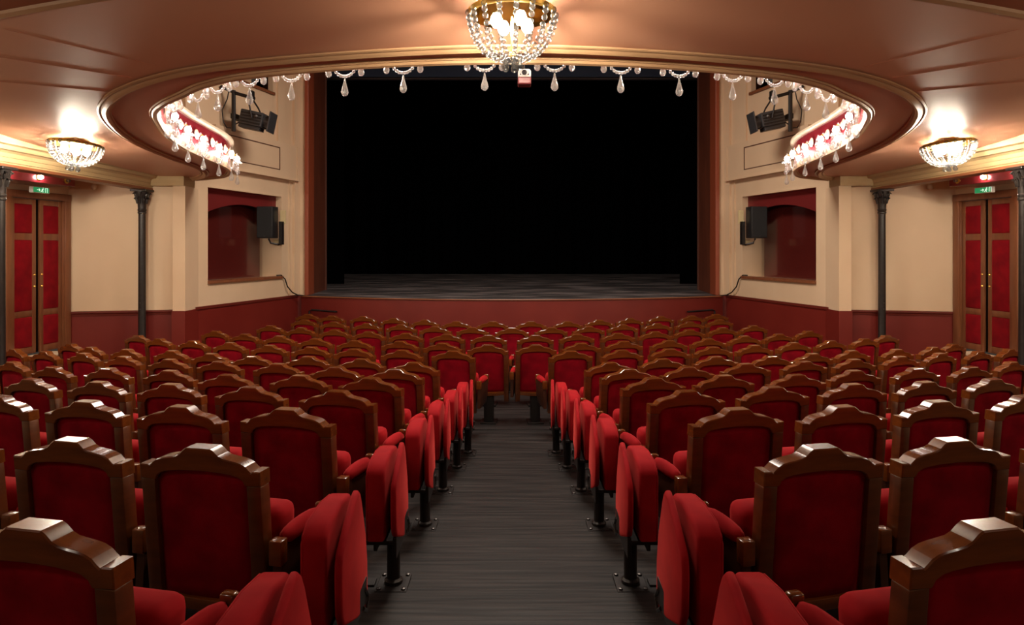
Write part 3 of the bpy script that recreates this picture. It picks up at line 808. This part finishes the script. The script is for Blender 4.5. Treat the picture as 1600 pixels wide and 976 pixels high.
# ------------------------------------------------------------------ door, lintel lamps, exit sign
for s, side in ((1, 'left'), (-1, 'right')):
    A = Vector((-6.61 * s, 8.74)); B = Vector((-6.47 * s, 9.80)); d = B - A; L = d.length; d.normalize(); n = Vector((d.y, -d.x)) * s
    def P(t, z, o=0): return (A.x + d.x * t + n.x * o, A.y + d.y * t + n.y * o, z)
    def bx(mb, t0, t1, z0, z1, o0, o1, bev=.004):
        b_ = bmesh.new(); bmesh.ops.create_cube(b_, size=1)
        for v in b_.verts: v.co = Vector((t0 + (v.co.x + .5) * (t1 - t0), o0 + (v.co.y + .5) * (o1 - o0), z0 + (v.co.z + .5) * (z1 - z0)))
        if bev: bmesh.ops.bevel(b_, geom=b_.edges[:], offset=bev, segments=2, profile=.5, affect='EDGES')
        for v in b_.verts: v.co = Vector(P(v.co.x, v.co.z, v.co.y))
        bmesh.ops.recalc_face_normals(b_, faces=b_.faces[:])
        mb.merge(b_); return mb
    zb = -1.43; zt = .76
    fr = MB(); bx(fr, -.01, .085, zb, zt, -.04, .05, .01); bx(fr, L - .10, L + .0, zb, zt, -.04, .05, .01); bx(fr, -.01, L, zt - .08, zt + .02, -.04, .055, .01)
    bx(fr, .075, .10, zb, zt - .08, -.03, .025); bx(fr, L - .115, L - .09, zb, zt - .08, -.03, .025)
    dr = struct(empty('door_' + ('1' if s == 1 else '2')))
    fr.build('door_casing', 'dwood', dr, smooth=35)
    cx = L / 2
    bx(MB(), cx - .035, cx + .035, zb, zt - .085, -.05, -.03, 0).build('door_gap', 'black', dr)
    for (a0, a1) in ((.10, cx - .03), (cx + .03, L - .115)):
        lf = MB(); sw = .062
        bx(lf, a0, a0 + sw, zb, zt - .085, -.04, .0); bx(lf, a1 - sw, a1, zb, zt - .085, -.04, .0)
        for (z0, z1) in ((zb, zb + .09), (-.93, -.845), (.115, .205), (zt - .16, zt - .085)): bx(lf, a0 + sw - .005, a1 - sw + .005, z0, z1, -.038, -.003)
        lo_ = lf.build('door_leaf', 'dwood', dr, smooth=35)
        for (z0, z1) in ((zb + .09, -.93), (-.845, .115), (.205, zt - .16)):
            bx(MB(), a0 + sw - .004, a1 - sw + .004, z0 - .003, z1 + .003, -.05, .004, .022).build('padded_panel', 'dwine', lo_, smooth=60)
        ex = a1 - sw / 2 if a0 < .2 else a0 + sw / 2
        for z in (-.36, -.52):
            q = P(ex, z, .008); MB().ball(q, .014, 8, 6).build('door_stud', 'brass', lo_)
    # landing with a pale nosing below the door
    ld = MB(); bx(ld, .03, .70, -2.4, zb - .04, .06, .26, .01); ld.build('landing', 'dado', None)
    ldo = bpy.data.objects[-1] if False else None
    top = bpy.context.collection.objects[-1]
    tag(top, 'dark red landing step below the padded double door on the %s' % side, 'step')
    bx(MB(), .02, .72, zb - .04, zb - .01, .06, .28, .004).build('step_nosing', 'nosing', top)
    # lintel box with round lamps
    lt = tag(empty('lamp_pelmet', (*P(0, .92), )[:3]), 'glossy wine-red lamp box above the padded door on the %s' % side, 'lamp box')
    base = P(0, .92)
    def lp(o): o.parent = lt; o.location = (-base[0], -base[1], -base[2]); return o
    t0, t1 = -.75, .66
    lp(bx(MB(), t0, t1, .855, 1.0, .01, .46, .006).build('box', 'parapet'))
    lp(bx(MB(), t0, t1 + .002, .995, 1.012, .01, .47, .003).build('top_edge', 'terracotta'))
    for k, t in enumerate((-.44, .05, .50)):
        c = P(t, .925, .462)
        def rot(v, c=c): return (c[0] + d.x * v.x + n.x * v.z, c[1] + d.y * v.x + n.y * v.z, c[2] + v.y)
        lp(MB().lathe([(0, 0), (.038, .002), (.04, .008), (.028, .012), (.02, .012)], 16, fn=rot).build('rosette', 'brass', None, smooth=30))
        g = MB().lathe([(0, .012), (.022, .018), (.027, .035), (.02, .052), (0, .06)], 12, fn=rot).build('lamp_globe' , 'bulb_dim' if k < 2 else 'crystal', None, smooth='full'); lp(g)
    # exit sign
    c = P(.30, 0, .06); sg = tag(empty('exit_sign', (c[0], c[1], .81)), 'small green lit exit sign above the double door on the %s' % side, 'sign')
    def sgl(o): o.parent = sg; o.location = (-c[0], -c[1], -.81); return o
    # turned to face the hall
    ax = Vector((.78 * s, .62)).normalized() if False else d
    o0, o1 = .30, .33
    sgl(bx(MB(), .10, .37, .735, .815, o0 - .03, o1 - .002, .004).build('sign_case', 'white'))
    sgl(bx(MB(), .11, .36, .741, .809, o1 - .004, o1, 0).build('sign_face', 'exit_green'))
    m = MB()
    # running figure, arrow, doorway
    def pic(u, z): return P(.055 + u * .9 if s == 1 else .37 - u * .9, .739 + z, o1 + .002)
    def bar(m, pts, r): m.tube([pic(*q) for q in pts], r, 5)
    bar(m, [(.225, .052), (.210, .030)], .006); m.ball(pic(.228, .064), .006, 6, 5)
    bar(m, [(.210, .030), (.226, .020), (.222, .006)], .004); bar(m, [(.210, .030), (.196, .020), (.186, .010)], .004)
    bar(m, [(.223, .050), (.238, .040)], .003); bar(m, [(.221, .050), (.204, .042)], .003)
    bar(m, [(.12, .036), (.17, .036)], .004); bar(m, [(.155, .052), (.172, .036), (.155, .020)], .004)
    bar(m, [(.270, .008), (.270, .066), (.305, .066), (.305, .008)], .004)
    sgl(m.build('pictogram', 'exit_white'))
    # small pale wall fitting past the box
    qx = -6.12 * s; qo = MB().lathe([(0, 0), (.03, .005), (.045, .02), (.03, .04), (0, .05)], 12, fn=lambda v: (qx + v.x, 9.86 - v.z, .90 + v.y)).build('wall_fitting', 'rail', None, smooth='full')
    tag(qo, 'small pale round wall fitting beside the lamp box on the %s' % side, 'wall fitting')

    # ---------------------------------------------------------------- loudspeaker in the opening
    A2 = Vector((-4.93 * s, 10.15)); B2 = Vector((-4.2 * s, 13.2)); d2 = (B2 - A2).normalized(); n2 = Vector((d2.y, -d2.x)) * s
    X, Y = -4.44 * s, 12.05
    sp = tag(empty('wall_speaker', (X, Y, .47)), 'black loudspeaker on a bracket beside the stage on the %s' % side, 'loudspeaker')
    sp.rotation_euler = (0, 0, -R(6) * s)
    MB().box(-.15, .15, -.0, .24, -.285, .285, .012).build('cabinet', 'blackplastic', sp, smooth=35)
    MB().box(-.138, .138, -.008, .004, -.27, .27, .004).build('grille', 'grille', sp)
    MB().box(-.012, .012, -.011, -.006, -.255, -.245, .001).build('badge', 'steel', sp)
    m = MB().tube([(.03 * s, .1, -.29), (.06 * s, .12, -.37), (.17 * s, .2, -.40), (.24 * s, .24, -.36)], .018, 8); m.box(*sorted((.19 * s, .25 * s)), .16, .26, -.40, .02, .004)
    m.build('bracket', 'iron', sp)
    MB().box(*sorted((.17 * s, .27 * s)), .26, .30, -.02, .23, .004).box(*sorted((.04 * s, .2 * s)), .27, .3, -.42, -.30, .004).build('mounting_plate', 'plate', sp)
    # cable down to the stage edge
    m = MB().tube([(-4.38 * s, 12.50, -.50), (-4.33 * s, 12.60, -.50), (-4.28 * s, 12.68, -.58), (-4.25 * s, 12.72, -.72), (-4.20 * s, 12.85, -.84), (-4.15 * s, 13.0, -.90), (-4.03 * s, 13.05, -.915)], .012, 6)
    tag(m.build('speaker_cable', 'iron', smooth='full'), 'dark cable sagging from the red opening to the stage edge, %s side' % side, 'cable')

    # ---------------------------------------------------------------- spotlight on its boom
    def at(px, py, Y_): return Vector(((px - 800) * Y_ / F * s, Y_, (388 - py) * Y_ / F))
    bo = empty('lighting_boom', at(364, 175, 10.9)); base = bo.location.copy()
    tag(bo, 'black pipe boom with side arm on the upper wall %s of the stage' % side, 'boom')
    def bl(o): o.parent = bo; o.location = -base; return o
    bl(MB().tube([at(365, 141, 10.9), at(365, 205, 10.9)], .033, 10).build('upright_pipe', 'iron', smooth=30))
    bl(MB().tube([at(345, 135, 10.9), at(370, 146, 10.9), at(398, 154, 10.9)], .028, 10).build('arm_pipe', 'iron', smooth=30))
    bl(MB().tube([at(358, 140, 10.9), at(355, 155, 10.9), at(347, 172, 10.9), at(349, 190, 10.9), at(354, 199, 10.9), at(361, 200, 10.9)], .009, 6).build('cable', 'iron', smooth='full'))
    bl(MB().box(*sorted((base.x - .04, base.x + .04)), 10.9, 11.2, base.z - .1, base.z - .02).build('pipe_clamp', 'iron'))
    c = at(401, 187, 11.0); sl_ = empty('stage_spotlight', c)
    tag(sl_, 'black profile spotlight hanging beside the stage on the %s, aimed at it' % side, 'spotlight')
    h = MB(); sl_.scale = (1.18, 1.18, 1.18)
    tilt = R(-12)
    def ft(v):            # x = along the beam towards the stage
        x, y, z = v.x, v.y, v.z
        x, z = x * math.cos(tilt) - z * math.sin(tilt), x * math.sin(tilt) + z * math.cos(tilt)
        return (x * s, y, z)
    h.box(-.20, .12, -.11, .11, -.10, .10, .015, fn=ft); h.box(-.20, .10, -.09, .09, -.15, -.09, .01, fn=ft)
    h.build('housing', 'greyblack', sl_, smooth=35)
    MB().lathe([(.085, .12), (.085, .19), (.10, .20), (.10, .22), (.085, .22)], 18, fn=lambda v: ft(Vector((v.z, v.x, v.y)))).build('lens_barrel', 'greyblack', sl_, smooth=35)
    MB().box(.205, .225, -.135, .135, -.14, .14, .006, fn=ft).build('colour_frame', 'greyblack', sl_)
    for k in range(4): MB().box(-.18, .1, -.118, -.108, -.07 + .04 * k, -.055 + .04 * k, .002, fn=ft).build('cooling_fin', 'iron', sl_)
    MB().lathe([(0, 0), (.028, .002), (.03, .012), (.012, .03), (0, .03)], 12, fn=lambda v: ft(Vector((.02 + v.x, -.11 - v.z, .03 + v.y)))).build('side_knob', 'steel', sl_)
    MB().lathe([(0, 0), (.05, .0), (.05, .03), (0, .03)], 12, fn=lambda v: ft(Vector((-.20 - v.z, v.x, -.03 + v.y)))).build('rear_cap', 'blackplastic', sl_)
    m = MB().tube([(-.02 * s, -.12, .0), (-.05 * s, -.13, .18), (-.06 * s, -.05, .27), (-.07 * s, .0, .34)], .012, 6)
    m.tube([(.06 * s, .12, .0), (-.02 * s, .12, .18), (-.06 * s, .05, .27), (-.07 * s, .0, .34)], .012, 6)
    m.box(-.07 * s - .03, -.07 * s + .03, -.04, .04, .30, .40, .006)
    m.build('yoke', 'iron', sl_)
    MB().tube([(-.24 * s, 0, -.03), (-.30 * s, .04, -.05), (-.36 * s, .06, -.08)], .008, 6).build('power_lead', 'iron', sl_)
    # handrail on the stage front
    hr = tag(MB().tube([(-3.90 * s, 12.93, -1.60), (-3.90 * s, 12.93, -1.20), (-3.85 * s, 12.91, -1.18), (-3.30 * s, 12.64, -1.19)], .018, 8).build('handrail', 'iron', smooth=40), 'short dark handrail at the %s corner of the stage front' % side, 'handrail')

# ------------------------------------------------------------------ small box hanging behind the chandelier
Yb = 5.45
pj = tag(empty('hanging_projector', (19 * Yb / F, Yb, (388 - 119) * Yb / F)), 'small white and dark red device hanging below the balcony edge at centre', 'device')
MB().box(-.050, .054, -.07, .07, -.02, .045, .02, 3).build('white_case', 'white', pj, smooth=40)
MB().box(-.052, .056, -.05, .075, -.075, -.015, .01).build('red_base', 'redbox', pj)
MB().lathe([(0, 0), (.02, .0), (.022, .01), (.012, .014), (0, .014)], 12, fn=lambda v: (.0 + v.x, -.07 - v.z, .012 + v.y)).build('lens', 'blackplastic', pj)
for x in (-.03, .032): MB().lathe([(0, 0), (.006, 0), (.006, .006), (0, .006)], 8, fn=lambda v, x=x: (x + v.x, -.07 - v.z, -.003 + v.y)).build('screw', 'blackplastic', pj)
MB().tube([(0, 0, .04), (-.01, -.05, .14), (0, -.20, .20)], .008, 6).build('hanging_wire', 'iron', pj)

# ------------------------------------------------------------------ shift everything to a floor at z = 0
for o in sc.objects:
    if o.parent is None and o.type in ('MESH', 'EMPTY', 'LIGHT'): o.location.z += CZ
